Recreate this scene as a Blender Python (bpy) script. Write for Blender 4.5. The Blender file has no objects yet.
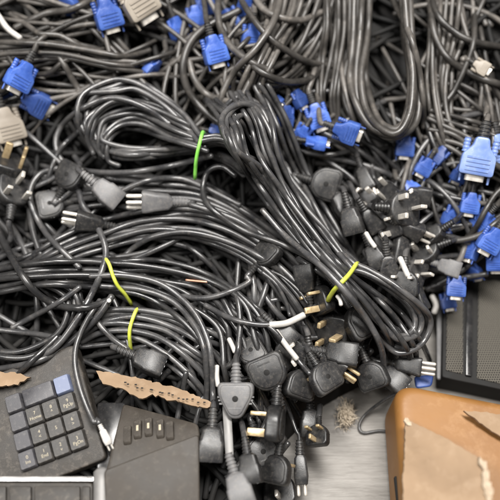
import bpy, bmesh, math, random
import numpy as np
from mathutils import Vector, Matrix, noise as mnoise
random.seed(7); rng = np.random.default_rng(7)
S = bpy.context.scene
COL = S.collection
R = math.radians

# ------------------------------------------------------------------ camera
CAM = Vector((0.0, -0.42, 0.80)); TGT = Vector((0.0, 0.0, 0.13))
FOV = R(39.0)
fw = (TGT - CAM).normalized(); rt = Vector((1, 0, 0)); up = rt.cross(fw).normalized()
V = -fw                                             # towards the camera
K = math.tan(FOV / 2) / 250.0
cd = bpy.data.cameras.new('camera'); cam = bpy.data.objects.new('camera', cd); COL.objects.link(cam)
cam.matrix_world = Matrix.Translation(CAM) @ Matrix((rt, up, V)).transposed().to_4x4()
cd.angle = FOV; cd.clip_start = 0.01; cd.clip_end = 50
cd.dof.use_dof = True; cd.dof.focus_distance = 0.762; cd.dof.aperture_fstop = 1.9
S.camera = cam
nf, nu, nc = np.array(fw), np.array(up), np.array(CAM)

def rays(pp):
    pp = np.asarray(pp, float)
    return nf[None] + ((pp[:, 0] - 250) * K)[:, None] * np.array([[1., 0, 0]]) + ((250 - pp[:, 1]) * K)[:, None] * nu[None]
def at_z(pp, z):
    d = rays(pp); t = (z - nc[2]) / d[:, 2]
    return nc[None] + d * t[:, None]
def pt(px, py, z): return Vector(at_z([(px, py)], np.array([z]))[0])
def proj(p):
    q = Vector(p) - CAM; d = q.dot(fw)
    return 250 + q.dot(rt) / d / K, 250 - q.dot(up) / d / K
def mm(p): return (Vector(p) - CAM).dot(fw) * K     # metres per photo pixel at p

# ------------------------------------------------------------------ heap height grid
CELL = 0.0016; X0, X1, Y0, Y1 = -0.75, 0.75, -0.40, 0.95
NX, NY = int((X1 - X0) / CELL), int((Y1 - Y0) / CELL)
edge_px = [(-160, 560), (262, 560), (286, 480), (302, 440), (330, 408), (380, 380), (424, 345), (432, 296), (640, 290), (640, -170), (-160, -170)]
EP = at_z(edge_px, np.full(len(edge_px), 0.04))[:, :2]
gx, gy = np.meshgrid(X0 + (np.arange(NX) + .5) * CELL, Y0 + (np.arange(NY) + .5) * CELL)
inside = np.zeros_like(gx, bool); dist = np.full_like(gx, 9.)
for i in range(len(EP)):
    a, b = EP[i], EP[(i + 1) % len(EP)]
    c = ((a[1] > gy) != (b[1] > gy)) & (gx < (b[0] - a[0]) * (gy - a[1]) / (b[1] - a[1] + 1e-12) + a[0]); inside ^= c
    ab = b - a; t = np.clip(((gx - a[0]) * ab[0] + (gy - a[1]) * ab[1]) / (ab @ ab), 0, 1)
    dist = np.minimum(dist, np.hypot(gx - a[0] - t * ab[0], gy - a[1] - t * ab[1]))
sd = np.where(inside, dist, -dist)
def sstep(x): x = np.clip(x, 0, 1); return x * x * (3 - 2 * x)
rise = 0.035 + 0.24 * np.clip(gy + 0.17, 0, None) + 0.35 * np.clip(gy - 0.12, 0, None)
BASE = np.where(sd > 0, sstep(sd / 0.032) * rise, 0.0)
HM = BASE.copy()
def samp(x, y, H=None):
    H = HM if H is None else H
    i = np.clip(((x - X0) / CELL).astype(int), 0, NX - 1); j = np.clip(((y - Y0) / CELL).astype(int), 0, NY - 1)
    return H[j, i]
def stamp(P, r):
    m = int(math.ceil(r / CELL))
    for dj in range(-m, m + 1):
        for di in range(-m, m + 1):
            d = math.hypot(di, dj) * CELL
            if d > r: continue
            i = np.clip(((P[:, 0] - X0) / CELL).astype(int) + di, 0, NX - 1); j = np.clip(((P[:, 1] - Y0) / CELL).astype(int) + dj, 0, NY - 1)
            np.maximum.at(HM, (j, i), P[:, 2] + math.sqrt(r * r - d * d))
def surf(px, py, lift=0.0):
    z = np.array([0.1])
    for _ in range(14):
        p = at_z([(px, py)], z); z = 0.5 * z + 0.5 * (samp(p[:, 0], p[:, 1]) + lift)
    return Vector(at_z([(px, py)], z)[0])

def seat(px, py, lift):
    o = surf(px, py); a = np.arange(24) * 2.4; q = .013 * np.sqrt(np.arange(24) / 24)
    xs, ys = o.x + q * np.cos(a), o.y + q * np.sin(a); z = min(np.quantile(samp(xs, ys), .65), np.quantile(samp(xs, ys, BASE), .65) + .042)
    return pt(px, py, z + lift)
def catmull(pts, step=2.0, closed=False):
    P = [np.array(p, float) for p in pts]
    if closed: P = [P[-1]] + P + [P[0], P[1]]
    else: P = [2 * P[0] - P[1]] + P + [2 * P[-1] - P[-2]]
    out = []
    for i in range(1, len(P) - 2):
        p0, p1, p2, p3 = P[i - 1], P[i], P[i + 1], P[i + 2]
        n = max(2, int(np.linalg.norm(p2 - p1) / step)); t = (np.arange(n) / n)[:, None]
        out.append(.5 * (2 * p1 + (p2 - p0) * t + (2 * p0 - 5 * p1 + 4 * p2 - p3) * t ** 2 + (3 * p1 - p0 - 3 * p2 + p3) * t ** 3))
    out.append(P[-2][None]); return np.vstack(out)
def gauss(a, s):
    k = np.exp(-.5 * (np.arange(-3 * s, 3 * s + 1) / s) ** 2); k /= k.sum()
    return np.convolve(np.pad(a, 3 * s, mode='edge'), k, 'valid')
def maxf(a, w):
    p = np.pad(a, w, mode='edge'); return np.max([p[i:i + len(a)] for i in range(2 * w + 1)], 0)
def lay(pts, r, z0=None, z1=None, sink0=0., sink1=0., lift=0., soft=5, do_stamp=True, step=2.0, press=.25):
    """drop a cable on the heap: follow the traced path, rest on whatever already lies there"""
    pp = catmull(pts, step); n = len(pp); z = np.full(n, .12)
    if n > 30:
        wv = np.stack([gauss(rng.normal(0, 1, n), 6), gauss(rng.normal(0, 1, n), 6)], 1) * 1.1; pp = pp + wv * np.minimum(1, np.minimum(np.arange(n), np.arange(n)[::-1]) / 15)[:, None]
    s = np.r_[0, np.cumsum(np.linalg.norm(np.diff(pp, axis=0), axis=1))]
    w0 = np.exp(-(s / 16) ** 2); w1 = np.exp(-((s[-1] - s) / 16) ** 2)
    for it in range(9):
        p = at_z(pp, z); x, y = p[:, 0], p[:, 1]
        h = np.max([samp(x + a * r, y + b * r) for a, b in ((0, 0), (.6, 0), (-.6, 0), (0, .6), (0, -.6))], 0)
        zz = gauss(maxf(h, 2), soft) + r * (1 - press) + lift - sink0 * np.exp(-(s / 22) ** 2) - sink1 * np.exp(-((s[-1] - s) / 22) ** 2)
        if z0 is not None: zz = zz * (1 - w0) + z0 * w0
        if z1 is not None: zz = zz * (1 - w1) + z1 * w1
        z = .45 * z + .55 * zz
    z = gauss(z, 2)
    if z0 is not None: z[0] = z0
    P = at_z(pp, z)
    if do_stamp: stamp(P, r)
    return P

# ------------------------------------------------------------------ mesh helpers
def tube(P, r, sides=9, squash=1.0, verts=None, faces=None):
    P = np.asarray(P, float)
    keep = np.r_[True, np.linalg.norm(np.diff(P, axis=0), axis=1) > 1e-5]; P = P[keep]
    n = len(P); rr = np.full(n, r) if np.isscalar(r) else np.asarray(r)[keep]
    T = np.gradient(P, axis=0); T /= np.linalg.norm(T, axis=1)[:, None] + 1e-12
    v = [] if verts is None else verts; f = [] if faces is None else faces
    N = np.cross(T[0], [0, 0, 1.]);
    if np.linalg.norm(N) < 1e-3: N = np.array([1., 0, 0])
    ang = np.arange(sides) / sides * 2 * math.pi; b = len(v)
    def ring(p, t, N, q):
        B = np.cross(t, N)
        for a in ang: v.append(tuple(p + q * (math.cos(a) * N + squash * math.sin(a) * B)))
    first = True
    for i in range(n):
        N = N - T[i] * (N @ T[i]); N /= np.linalg.norm(N) + 1e-12
        if first: ring(P[0] - T[0] * rr[0] * .45, T[0], N, rr[0] * .55); first = False
        ring(P[i], T[i], N, rr[i])
    ring(P[-1] + T[-1] * rr[-1] * .45, T[-1], N, rr[-1] * .55)
    m = n + 2
    for i in range(m - 1):
        for k in range(sides):
            k2 = (k + 1) % sides
            f.append((b + i * sides + k, b + i * sides + k2, b + (i + 1) * sides + k2, b + (i + 1) * sides + k))
    f.append(tuple(b + k for k in reversed(range(sides)))); f.append(tuple(b + (m - 1) * sides + k for k in range(sides)))
    return v, f
WM = {}
def mesh(name, v, f, mat, smooth=True, sharp=None):
    me = bpy.data.meshes.new(name); me.from_pydata(v, [], f); me.update()
    bm = bmesh.new(); bm.from_mesh(me); bmesh.ops.recalc_face_normals(bm, faces=bm.faces); bm.to_mesh(me); bm.free()
    if smooth: me.polygons.foreach_set('use_smooth', [True] * len(me.polygons))
    if sharp: me.set_sharp_from_angle(angle=R(sharp))
    if mat: me.materials.append(mat)
    return me
def link(name, data, parent=None, mw=None):
    o = bpy.data.objects.new(name, data); COL.objects.link(o); mw = mw or Matrix.Identity(4)
    if parent is not None:
        o.parent = parent; o.matrix_local = WM[parent.name].inverted() @ mw
    else: o.matrix_world = mw
    WM[o.name] = mw.copy(); return o
def tag(o, label, cat, group=None, kind=None):
    if label: o['label'] = label
    if cat: o['category'] = cat
    if group: o['group'] = group
    if kind: o['kind'] = kind
    return o
def local_mesh(name, P_list, r, mat, origin, sides=9, squash=1.):
    v, f = [], []
    o = np.array(origin)
    for P in P_list: tube(np.asarray(P) - o, r, sides, squash, v, f)
    return mesh(name, v, f, mat)
def loft(layers, cap=True):
    """layers: list of (list of 3d points) rings of the same length"""
    v, f = [], []; n = len(layers[0])
    for L in layers: v += [tuple(p) for p in L]
    for i in range(len(layers) - 1):
        for k in range(n):
            k2 = (k + 1) % n; f.append((i * n + k, i * n + k2, (i + 1) * n + k2, (i + 1) * n + k))
    if cap: f.append(tuple(reversed(range(n)))); f.append(tuple((len(layers) - 1) * n + k for k in range(n)))
    return v, f
def roundpoly(corners, rad, seg=4):
    out = []; n = len(corners)
    for i in range(n):
        p = Vector(corners[i]); a = (Vector(corners[i - 1]) - p); b = (Vector(corners[(i + 1) % n]) - p)
        q = min(rad, a.length * .45, b.length * .45); s = p + a.normalized() * q; e = p + b.normalized() * q
        for k in range(seg + 1):
            t = k / seg; out.append(tuple((1 - t) ** 2 * s + 2 * t * (1 - t) * p + t * t * e))
    return out
def merge(parts):
    v, f = [], []
    for a, b in parts:
        o = len(v); v += a; f += [tuple(i + o for i in q) for q in b]
    return v, f
def prism(outline, z0, z1, bev=0.001, seg=2):
    """flat outline extruded along z with rounded rims"""
    c = np.mean(np.array(outline), 0); L = []
    def ring(z, inset):
        out = []
        for p in outline:
            d = np.array(p) - c; l = np.linalg.norm(d) + 1e-9; q = c + d * max(0, (l - inset)) / l; out.append((q[0], q[1], z))
        return out
    for k in range(seg + 1):
        a = math.pi / 2 * k / seg; L.append(ring(z0 + bev * (1 - math.cos(a)), bev * (1 - math.sin(a))))
    for k in range(seg + 1):
        a = math.pi / 2 * k / seg; L.append(ring(z1 - bev * (1 - math.sin(a)), bev * (1 - math.cos(a))))
    return loft(L)
def xprism(sections):
    """sections along x: (x, half y, half z, rounding)"""
    L = []
    for x, hy, hz, q in sections:
        L.append([(x, a, b) for a, b in roundpoly([(-hy, -hz), (hy, -hz), (hy, hz), (-hy, hz)], q, 3)])
    return loft(L)
def ribbed(x0, x1, r0, r1, n, depth=.0009, sides=10):
    L = []; m = n * 4
    for i in range(m + 1):
        t = i / m; x = x0 + (x1 - x0) * t; r = r0 + (r1 - r0) * t - (depth if (i % 4) >= 2 else 0)
        L.append([(x, r * math.cos(a), r * math.sin(a) * .9) for a in np.arange(sides) / sides * 2 * math.pi])
    return loft(L)
def box(c, h):
    return loft([[(c[0] - h[0], c[1] - h[1], c[2] - h[2]), (c[0] + h[0], c[1] - h[1], c[2] - h[2]), (c[0] + h[0], c[1] + h[1], c[2] - h[2]), (c[0] - h[0], c[1] + h[1], c[2] - h[2])],
                 [(c[0] - h[0], c[1] - h[1], c[2] + h[2]), (c[0] + h[0], c[1] - h[1], c[2] + h[2]), (c[0] + h[0], c[1] + h[1], c[2] + h[2]), (c[0] - h[0], c[1] + h[1], c[2] + h[2])]])

# ------------------------------------------------------------------ materials
def material(name, c0, c1, rough=(.4, .6), scale=60, metal=0., bump=.0, bscale=300, rnd=0., spec=.5, coords='Object', dust=None, stretch=None):
    m = bpy.data.materials.new(name); m.use_nodes = True; nt = m.node_tree; N = nt.nodes; L = nt.links
    b = N['Principled BSDF']; tc = N.new('ShaderNodeTexCoord'); src = tc.outputs[coords]
    if stretch:
        mp = N.new('ShaderNodeMapping'); mp.inputs['Scale'].default_value = stretch; L.new(src, mp.inputs['Vector']); src = mp.outputs['Vector']
    no = N.new('ShaderNodeTexNoise'); no.inputs['Scale'].default_value = scale; no.inputs['Detail'].default_value = 5; L.new(src, no.inputs['Vector'])
    mr = N.new('ShaderNodeMapRange'); mr.inputs[1].default_value = .35; mr.inputs[2].default_value = .68; L.new(no.outputs['Fac'], mr.inputs[0])
    mx = N.new('ShaderNodeMix'); mx.data_type = 'RGBA'; mx.inputs[6].default_value = (*c0, 1); mx.inputs[7].default_value = (*c1, 1); L.new(mr.outputs[0], mx.inputs[0]); col = mx.outputs[2]
    if dust:
        n2 = N.new('ShaderNodeTexNoise'); n2.inputs['Scale'].default_value = scale * 3.7; n2.inputs['Detail'].default_value = 8; n2.inputs['Roughness'].default_value = .7; L.new(src, n2.inputs['Vector'])
        m2 = N.new('ShaderNodeMapRange'); m2.inputs[1].default_value = .52; m2.inputs[2].default_value = .75; m2.inputs[4].default_value = dust[1]; L.new(n2.outputs['Fac'], m2.inputs[0])
        d = N.new('ShaderNodeMix'); d.data_type = 'RGBA'; d.inputs[7].default_value = (*dust[0], 1); L.new(col, d.inputs[6]); L.new(m2.outputs[0], d.inputs[0]); col = d.outputs[2]
    if rnd:
        oi = N.new('ShaderNodeObjectInfo'); r2 = N.new('ShaderNodeMapRange'); r2.inputs[3].default_value = 1 - rnd; r2.inputs[4].default_value = 1 + rnd; L.new(oi.outputs['Random'], r2.inputs[0])
        vm = N.new('ShaderNodeVectorMath'); vm.operation = 'SCALE'; L.new(col, vm.inputs[0]); L.new(r2.outputs[0], vm.inputs['Scale']); col = vm.outputs[0]
    L.new(col, b.inputs['Base Color'])
    rr = N.new('ShaderNodeMapRange'); rr.inputs[1].default_value = .3; rr.inputs[2].default_value = .7; rr.inputs[3].default_value = rough[0]; rr.inputs[4].default_value = rough[1]; L.new(no.outputs['Fac'], rr.inputs[0]); L.new(rr.outputs[0], b.inputs['Roughness'])
    b.inputs['Metallic'].default_value = metal; b.inputs['Specular IOR Level'].default_value = spec
    if bump:
        nb = N.new('ShaderNodeTexNoise'); nb.inputs['Scale'].default_value = bscale; nb.inputs['Detail'].default_value = 4; L.new(src, nb.inputs['Vector'])
        bp = N.new('ShaderNodeBump'); bp.inputs['Strength'].default_value = bump; bp.inputs['Distance'].default_value = .001; L.new(nb.outputs['Fac'], bp.inputs['Height']); L.new(bp.outputs[0], b.inputs['Normal'])
    return m
DUST = (.30, .26, .22)
M = dict(
    pvc=material('black_pvc', (.024, .024, .0255), (.060, .0585, .058), (.22, .37), 45, rnd=.5, bump=.08, bscale=500, dust=(DUST, .2), spec=.65),
    taupe=material('dusty_grey_pvc', (.030, .0275, .025), (.084, .077, .070), (.30, .46), 35, rnd=.6, bump=.1, bscale=500, dust=(DUST, .25)),
    deep=material('near_black', (.007, .007, .007), (.018, .017, .016), (.6, .85), 30, bump=.1, spec=.25),  # on the deep layer this near-black colour stands in for shade in the gaps
    plug=material('black_plug_plastic', (.014, .014, .015), (.030, .029, .028), (.32, .5), 80, rnd=.4, bump=.10, bscale=700, dust=(DUST, .18)),
    greyplug=material('grey_plug_plastic', (.095, .094, .097), (.14, .137, .136), (.4, .6), 80, bump=.12, bscale=700, dust=(DUST, .3)),
    brass=material('brass', (.50, .37, .20), (.60, .47, .29), (.25, .45), 200, metal=.55),
    nickel=material('nickel', (.62, .58, .52), (.76, .72, .66), (.22, .42), 200, metal=.5),
    blue=material('blue_plastic', (.026, .064, .26), (.05, .11, .37), (.32, .5), 60, rnd=.5, dust=((.3, .32, .45), .12), bump=.15, bscale=600),
    paleblue=material('pale_blue_plastic', (.12, .19, .44), (.19, .27, .52), (.3, .45), 60, dust=((.5, .5, .6), .3)),
    beige=material('beige_plastic', (.22, .19, .155), (.29, .255, .21), (.45, .6), 50, dust=((.2, .17, .14), .4)),
    white=material('white_sleeve', (.40, .385, .36), (.52, .50, .475), (.4, .6), 120, dust=((.35, .31, .27), .35)),
    yellow=material('yellow_tie', (.50, .56, .05), (.60, .64, .11), (.4, .6), 120),
    green=material('green_tie', (.18, .55, .07), (.25, .64, .11), (.4, .6), 120),
    kbd=material('dusty_black_plastic', (.018, .015, .012), (.040, .034, .028), (.45, .65), 40, bump=.3, bscale=1500, dust=((.28, .24, .2), .28)),
    brownkbd=material('brown_grey_plastic', (.026, .021, .016), (.046, .038, .030), (.45, .65), 30, bump=.35, bscale=1500, dust=((.16, .14, .115), .3)),
    key=material('charcoal_key', (.028, .026, .024), (.050, .046, .043), (.38, .55), 60, bump=.2, bscale=1800, dust=((.3, .27, .23), .3)),
    greykey=material('grey_key', (.042, .041, .046), (.072, .070, .077), (.4, .55), 60, bump=.2, bscale=1800, dust=((.34, .31, .28), .25)),
    bluekey=material('blue_grey_key', (.10, .125, .21), (.155, .18, .27), (.35, .5), 60, dust=((.4, .4, .4), .25)),
    gloss=material('glossy_black', (.012, .012, .013), (.022, .021, .021), (.15, .3), 60, dust=((.3, .27, .23), .12)),
    silver=material('silver_trim', (.62, .60, .58), (.74, .72, .70), (.25, .4), 90, metal=.85),
    greymetal=material('grey_metal', (.17, .165, .16), (.24, .235, .23), (.4, .6), 60, metal=.2, dust=((.25, .22, .19), .4)),
    legend=material('pale_legend', (.33, .29, .21), (.45, .40, .30), (.5, .7), 400),
    card=material('cardboard', (.205, .135, .078), (.285, .196, .122), (.75, .9), 18, bump=.7, bscale=110, dust=((.34, .25, .17), .5)),
    torn=material('torn_paper', (.32, .245, .17), (.48, .39, .29), (.8, .95), 200, bump=.9, bscale=700),
    fibre=material('fibre', (.42, .35, .26), (.62, .54, .43), (.8, .95), 200),
    orange=material('orange_brown_box', (.185, .080, .018), (.275, .132, .036), (.46, .66), 7, bump=.3, bscale=60, dust=((.42, .25, .12), .5)),
    copper=material('copper', (.6, .3, .2), (.7, .4, .28), (.3, .5), 90, metal=.7),
)
def floor_mat():
    m = bpy.data.materials.new('grey_wood_laminate'); m.use_nodes = True; nt = m.node_tree; N = nt.nodes; L = nt.links; b = N['Principled BSDF']
    tc = N.new('ShaderNodeTexCoord')
    def noise(sc, st, det=6):
        mp = N.new('ShaderNodeMapping'); mp.inputs['Scale'].default_value = st; L.new(tc.outputs['Object'], mp.inputs['Vector'])
        n = N.new('ShaderNodeTexNoise'); n.inputs['Scale'].default_value = sc; n.inputs['Detail'].default_value = det; n.inputs['Roughness'].default_value = .65; n.inputs['Distortion'].default_value = .6; L.new(mp.outputs[0], n.inputs['Vector']); return n.outputs['Fac']
    a = noise(11, (1, 5, 1)); c = noise(48, (.9, 9, 1), 8)
    ad = N.new('ShaderNodeMath'); ad.operation = 'ADD'; L.new(a, ad.inputs[0]); L.new(c, ad.inputs[1])
    cr = N.new('ShaderNodeValToRGB'); e = cr.color_ramp.elements; e[0].position = .34; e[0].color = (.120, .109, .096, 1); e[1].position = .66; e[1].color = (.245, .232, .213, 1)
    md = N.new('ShaderNodeMath'); md.operation = 'MULTIPLY'; md.inputs[1].default_value = .5; L.new(ad.outputs[0], md.inputs[0]); L.new(md.outputs[0], cr.inputs[0])
    L.new(cr.outputs[0], b.inputs['Base Color']); b.inputs['Roughness'].default_value = .6
    bp = N.new('ShaderNodeBump'); bp.inputs['Strength'].default_value = .12; bp.inputs['Distance'].default_value = .001; L.new(c, bp.inputs['Height']); L.new(bp.outputs[0], b.inputs['Normal'])
    return m
def perf_mat():
    m = bpy.data.materials.new('perforated_steel'); m.use_nodes = True; nt = m.node_tree; N = nt.nodes; L = nt.links; b = N['Principled BSDF']
    tc = N.new('ShaderNodeTexCoord'); mp = N.new('ShaderNodeMapping'); mp.inputs['Scale'].default_value = (360, 360, 360); L.new(tc.outputs['Object'], mp.inputs['Vector'])
    # rows of punched round holes on a staggered grid
    sx = N.new('ShaderNodeSeparateXYZ'); L.new(mp.outputs[0], sx.inputs[0])
    def mth(op, a, c=None, v=None):
        n = N.new('ShaderNodeMath'); n.operation = op; L.new(a, n.inputs[0])
        if c is not None: L.new(c, n.inputs[1])
        elif v is not None: n.inputs[1].default_value = v
        return n.outputs[0]
    fl = mth('FLOOR', sx.outputs[1]); half = mth('MULTIPLY', mth('MODULO', fl, v=2.), v=.5)
    u = mth('SUBTRACT', mth('FRACT', mth('ADD', sx.outputs[0], half)), v=.5); w = mth('SUBTRACT', mth('FRACT', sx.outputs[1]), v=.5)
    d = mth('SQRT', mth('ADD', mth('MULTIPLY', u, u), mth('MULTIPLY', w, w)))
    k = mth('LESS_THAN', d, v=.33)
    mx = N.new('ShaderNodeMix'); mx.data_type = 'RGBA'; mx.inputs[6].default_value = (.10, .092, .078, 1); mx.inputs[7].default_value = (.004, .004, .004, 1); L.new(k, mx.inputs[0]); L.new(mx.outputs[2], b.inputs['Base Color'])
    b.inputs['Roughness'].default_value = .85; b.inputs['Specular IOR Level'].default_value = .15
    return m
M['floor'] = floor_mat(); M['perf'] = perf_mat()

# ------------------------------------------------------------------ plugs (cached meshes, local x = away from the cord, z = cover side)
CACHE = {}
def get(key, fn):
    if key not in CACHE: CACHE[key] = fn()
    return CACHE[key]
def uk_body(mat, flip):
    c = [(-.019, -.009), (-.008, -.020), (.013, -.021), (.018, -.017), (.018, .017), (.013, .021), (-.008, .020), (-.019, .009)]
    if flip: c = [(-.017, -.019), (-.004, -.019), (.020, -.006), (.020, .006), (-.004, .019), (-.017, .019)]
    o = roundpoly(c, .011 if flip else .008, 4)
    a = prism(o, -.008, .007, .003, 3); s = [(p[0] * .84, p[1] * .84) for p in o]
    b = prism(s, .0065, .0088, .0012, 2)
    parts = [a, b, box((.006, 0, -.0081), (.0045, .0030, .0004))]
    for q in (-1, 1):
        for k in range(3): parts.append(box((-.002 + k * .0034, q * (.0176 if not flip else .0160 - k * .001), .0), (.0008, .0030, .0045)))
    parts.append(box((.0095, 0, .0088), (.0008, .007, .0004)))
    return mesh('plug_body', *merge(parts), mat, sharp=50)
def pin_mesh(mat, hx, hy, l):
    return mesh('pin', *prism(roundpoly([(-hx, -hy), (hx, -hy), (hx, hy), (-hx, hy)], .0012, 2), -l, 0, .0009, 2), mat, sharp=50)
def rod_mesh(mat, r, l, axis='x'):
    L = [];
    for t, q in ((0, 1), (.86, 1), (.96, .8), (1, .45)):
        L.append([(l * t, r * q * math.cos(a), r * q * math.sin(a)) for a in np.arange(10) / 10 * 6.2832])
    return mesh('pin', *loft(L), mat, sharp=50)
def build_plug(kind, Mw, parent, mat='plug', pinmat='brass'):
    """plug part with its pins, relief and sockets as sub-parts; returns the distance from origin back to the cord exit"""
    T = Matrix.Translation; mt = M[mat]; pm = M[pinmat]
    if kind in ('uk', 'uktri'):
        p = link('plug', get(('uk', mat, kind), lambda: uk_body(mt, kind == 'uktri')), parent, Mw)
        x = -.016
        rel = get(('rel', mat), lambda: mesh('strain_relief', *ribbed(x, x - .022, .0066, .0046, 6), mt, sharp=40)); link('strain_relief', rel, p, Mw)
        e = get(('pe', pinmat), lambda: pin_mesh(pm, .0042, .0021, .021)); l = get(('pl', pinmat), lambda: pin_mesh(pm, .0021, .0033, .017))
        link('pin', e, p, Mw @ T((.010, 0, -.0075))); link('pin', l, p, Mw @ T((-.009, .011, -.0075))); link('pin', l, p, Mw @ T((-.009, -.011, -.0075)))
        link('screw', get(('scr', pinmat), lambda: mesh('screw', *prism([(.0032 * math.cos(a), .0032 * math.sin(a)) for a in np.arange(14) / 14 * 6.2832], 0, .0006, .0003), M['copper'] if kind == 'uktri' else M['deep'])), p, Mw @ T((0, 0, .0086)))
        return .037
    if kind == 'c13':
        p = link('connector', get(('c13', mat), lambda: mesh('connector_body', *xprism([(-.019, .006, .006, .003), (-.016, .010, .0085, .004), (-.006, .0115, .0088, .003), (-.004, .0128, .0098, .003), (.015, .0130, .0098, .003), (.016, .0124, .0092, .003)]), mt, sharp=40)), parent, Mw)
        link('strain_relief', get(('rel13', mat), lambda: mesh('strain_relief', *ribbed(-.017, -.039, .0062, .0044, 6), mt, sharp=40)), p, Mw)
        sl = get('slot', lambda: mesh('socket_slot', *box((0, 0, 0), (.0005, .0010, .0024)), M['gloss'], smooth=False))
        for a, b in ((0, .003), (.007, -.0015), (-.007, -.0015)): link('socket_slot', sl, p, Mw @ T((.0161, a, b)))
        return .038
    if kind == 'twin':
        p = link('connector', get(('twin', mat), lambda: mesh('connector_body', *xprism([(-.017, .0045, .0045, .002), (-.014, .0065, .0055, .003), (.004, .0078, .006, .003), (.012, .0068, .0056, .003), (.013, .0062, .005, .003)]), mt, sharp=40)), parent, Mw)
        link('strain_relief', get(('relt', mat), lambda: mesh('strain_relief', *ribbed(-.015, -.033, .0056, .0042, 5), mt, sharp=40)), p, Mw)
        q = get(('rod', pinmat), lambda: rod_mesh(pm, .0019, .012))
        for a in (.0036, -.0036): link('pin', q, p, Mw @ T((.0125, a, 0)))
        return .032
    if kind == 'euro':
        p = link('plug', get(('euro', mat), lambda: mesh('plug_body', *xprism([(-.02, .005, .005, .003), (-.015, .009, .008, .004), (.000, .0105, .009, .004), (.010, .0125, .0095, .004), (.014, .0125, .0095, .004), (.015, .0115, .0088, .004)]), mt, sharp=40)), parent, Mw)
        link('strain_relief', get(('rele', mat), lambda: mesh('strain_relief', *ribbed(-.018, -.040, .006, .0044, 6), mt, sharp=40)), p, Mw)
        q = get(('rod2', pinmat), lambda: rod_mesh(pm, .0024, .018))
        for a, b in ((.0065, -.002), (-.0065, -.002), (0, .004)): link('pin', q, p, Mw @ T((.0148, a, b)))
        return .039
    if kind == 'vga':
        def body():
            o = roundpoly([(-.021, -.006), (-.012, -.008), (-.004, -.0155), (.014, -.0155), (.014, .0155), (-.004, .0155), (-.012, .008), (-.021, .006)], .003, 3)
            parts = [prism(o, -.0075, .0075, .002, 2)]
            for k in range(4): parts.append(box((-.002 + k * .0038, 0, .0076), (.0009, .0105, .0006)))
            return mesh('hood', *merge(parts), mt, sharp=40)
        p = link('hood', get(('vga', mat), body), parent, Mw)
        link('metal_shell', get('vgash', lambda: mesh('metal_shell', *xprism([(.0138, .0088, .0040, .003), (.0195, .0086, .0038, .003)]), M['nickel'], sharp=40)), p, Mw)
        sc = get(('vgasc', mat), lambda: mesh('thumbscrew', *merge([ribbed(-.006, -.019, .0034, .0034, 4, .0005), ribbed(.013, .021, .0014, .0012, 5, .0003)]), mt, sharp=40))
        for a in (.0128, -.0128): link('thumbscrew', sc, p, Mw @ T((0, a, 0)))
        link('strain_relief', get(('relv',), lambda: mesh('strain_relief', *ribbed(-.020, -.036, .0058, .0046, 5), M['plug'], sharp=40)), p, Mw)
        return .035
def frame(px, py, ang, pitch=0, roll=0, lift=0., z=None, scale=1.):
    """ang: heading in the picture, 0 right, 90 down; pitch: nose towards the viewer; roll about the heading"""
    o = seat(px, py, lift) if z is None else pt(px, py, z)
    v = (CAM - o).normalized(); r_ = (rt - v * rt.dot(v)).normalized(); u = v.cross(r_)
    h = r_ * math.cos(R(ang)) - u * math.sin(R(ang)); X = h * math.cos(R(pitch)) + v * math.sin(R(pitch)); Zb = (v - X * v.dot(X)).normalized(); Y = Zb.cross(X)
    Z = Zb * math.cos(R(roll)) + Y * math.sin(R(roll)); Y = Z.cross(X)
    m = Matrix((X, Y, Z)).transposed().to_4x4(); m.translation = o
    return m @ Matrix.Scale(scale, 4)
def power_cord(kind, px, py, ang, label, tail, pitch=0, roll=0, lift=.006, mat='plug', pin='brass', r=.0033, cmat='pvc', scale=1., group=None, sink=.03, name='power_cord', cat='power cord', z=None):
    Mw = frame(px, py, ang, pitch, roll, lift, z, scale)
    o = Mw.translation.copy(); root = link(name, None, None, Matrix.Translation(o)); root.empty_display_size = .02
    tag(root, label, cat, group)
    back = build_plug(kind, Mw, root, mat, pin)
    end = Mw @ Vector((-back + .003, 0, 0)); q = proj(end); q2 = proj(Mw @ Vector((-back - .006, 0, 0)))
    pts = [q, q2] + list(tail)
    P = lay(pts, r, z0=end.z, sink1=sink)
    link('cord', local_mesh('cord', [P], r, M[cmat], o, 9), root, Matrix.Translation(o))
    b = [Mw @ Vector((x, y, 0)) for x in np.linspace(-.018, .014, 12) for y in np.linspace(-.010, .010, 8)]
    stamp(np.array(b), .0055)
    return root
def single(name, label, cat, pts, r=.0033, mat='pvc', group=None, **kw):
    P = lay(pts, r, **kw); o = P[len(P) // 2]
    ob = link(name, local_mesh(name, [P], r, M[mat], o), None, Matrix.Translation(Vector(o)))
    return tag(ob, label, cat, group)
def jit(pts, a): return [(x + random.uniform(-a, a), y + random.uniform(-a, a)) for x, y in pts]
def family(name, label, cat, top, bot, n, r=.0033, mat='pvc', j=2.0, sink=.012, group=None, order=None):
    """one coiled cord: its neighbouring runs side by side, ends tucked under the heap"""
    fs = [i / (n - 1) for i in range(n)]; random.shuffle(fs); Ps = []
    for f in fs:
        g = [min(1, max(0, f + random.uniform(-.08, .08))) for _ in top]
        pts = jit([(a[0] * (1 - q) + b[0] * q, a[1] * (1 - q) + b[1] * q) for a, b, q in zip(top, bot, g)], j)
        Ps.append(lay(pts, r, sink0=sink, sink1=sink))
    o = Ps[0][len(Ps[0]) // 2]
    return tag(link(name, local_mesh(name, Ps, r, M[mat], o), None, Matrix.Translation(Vector(o))), label, cat, group)
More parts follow.
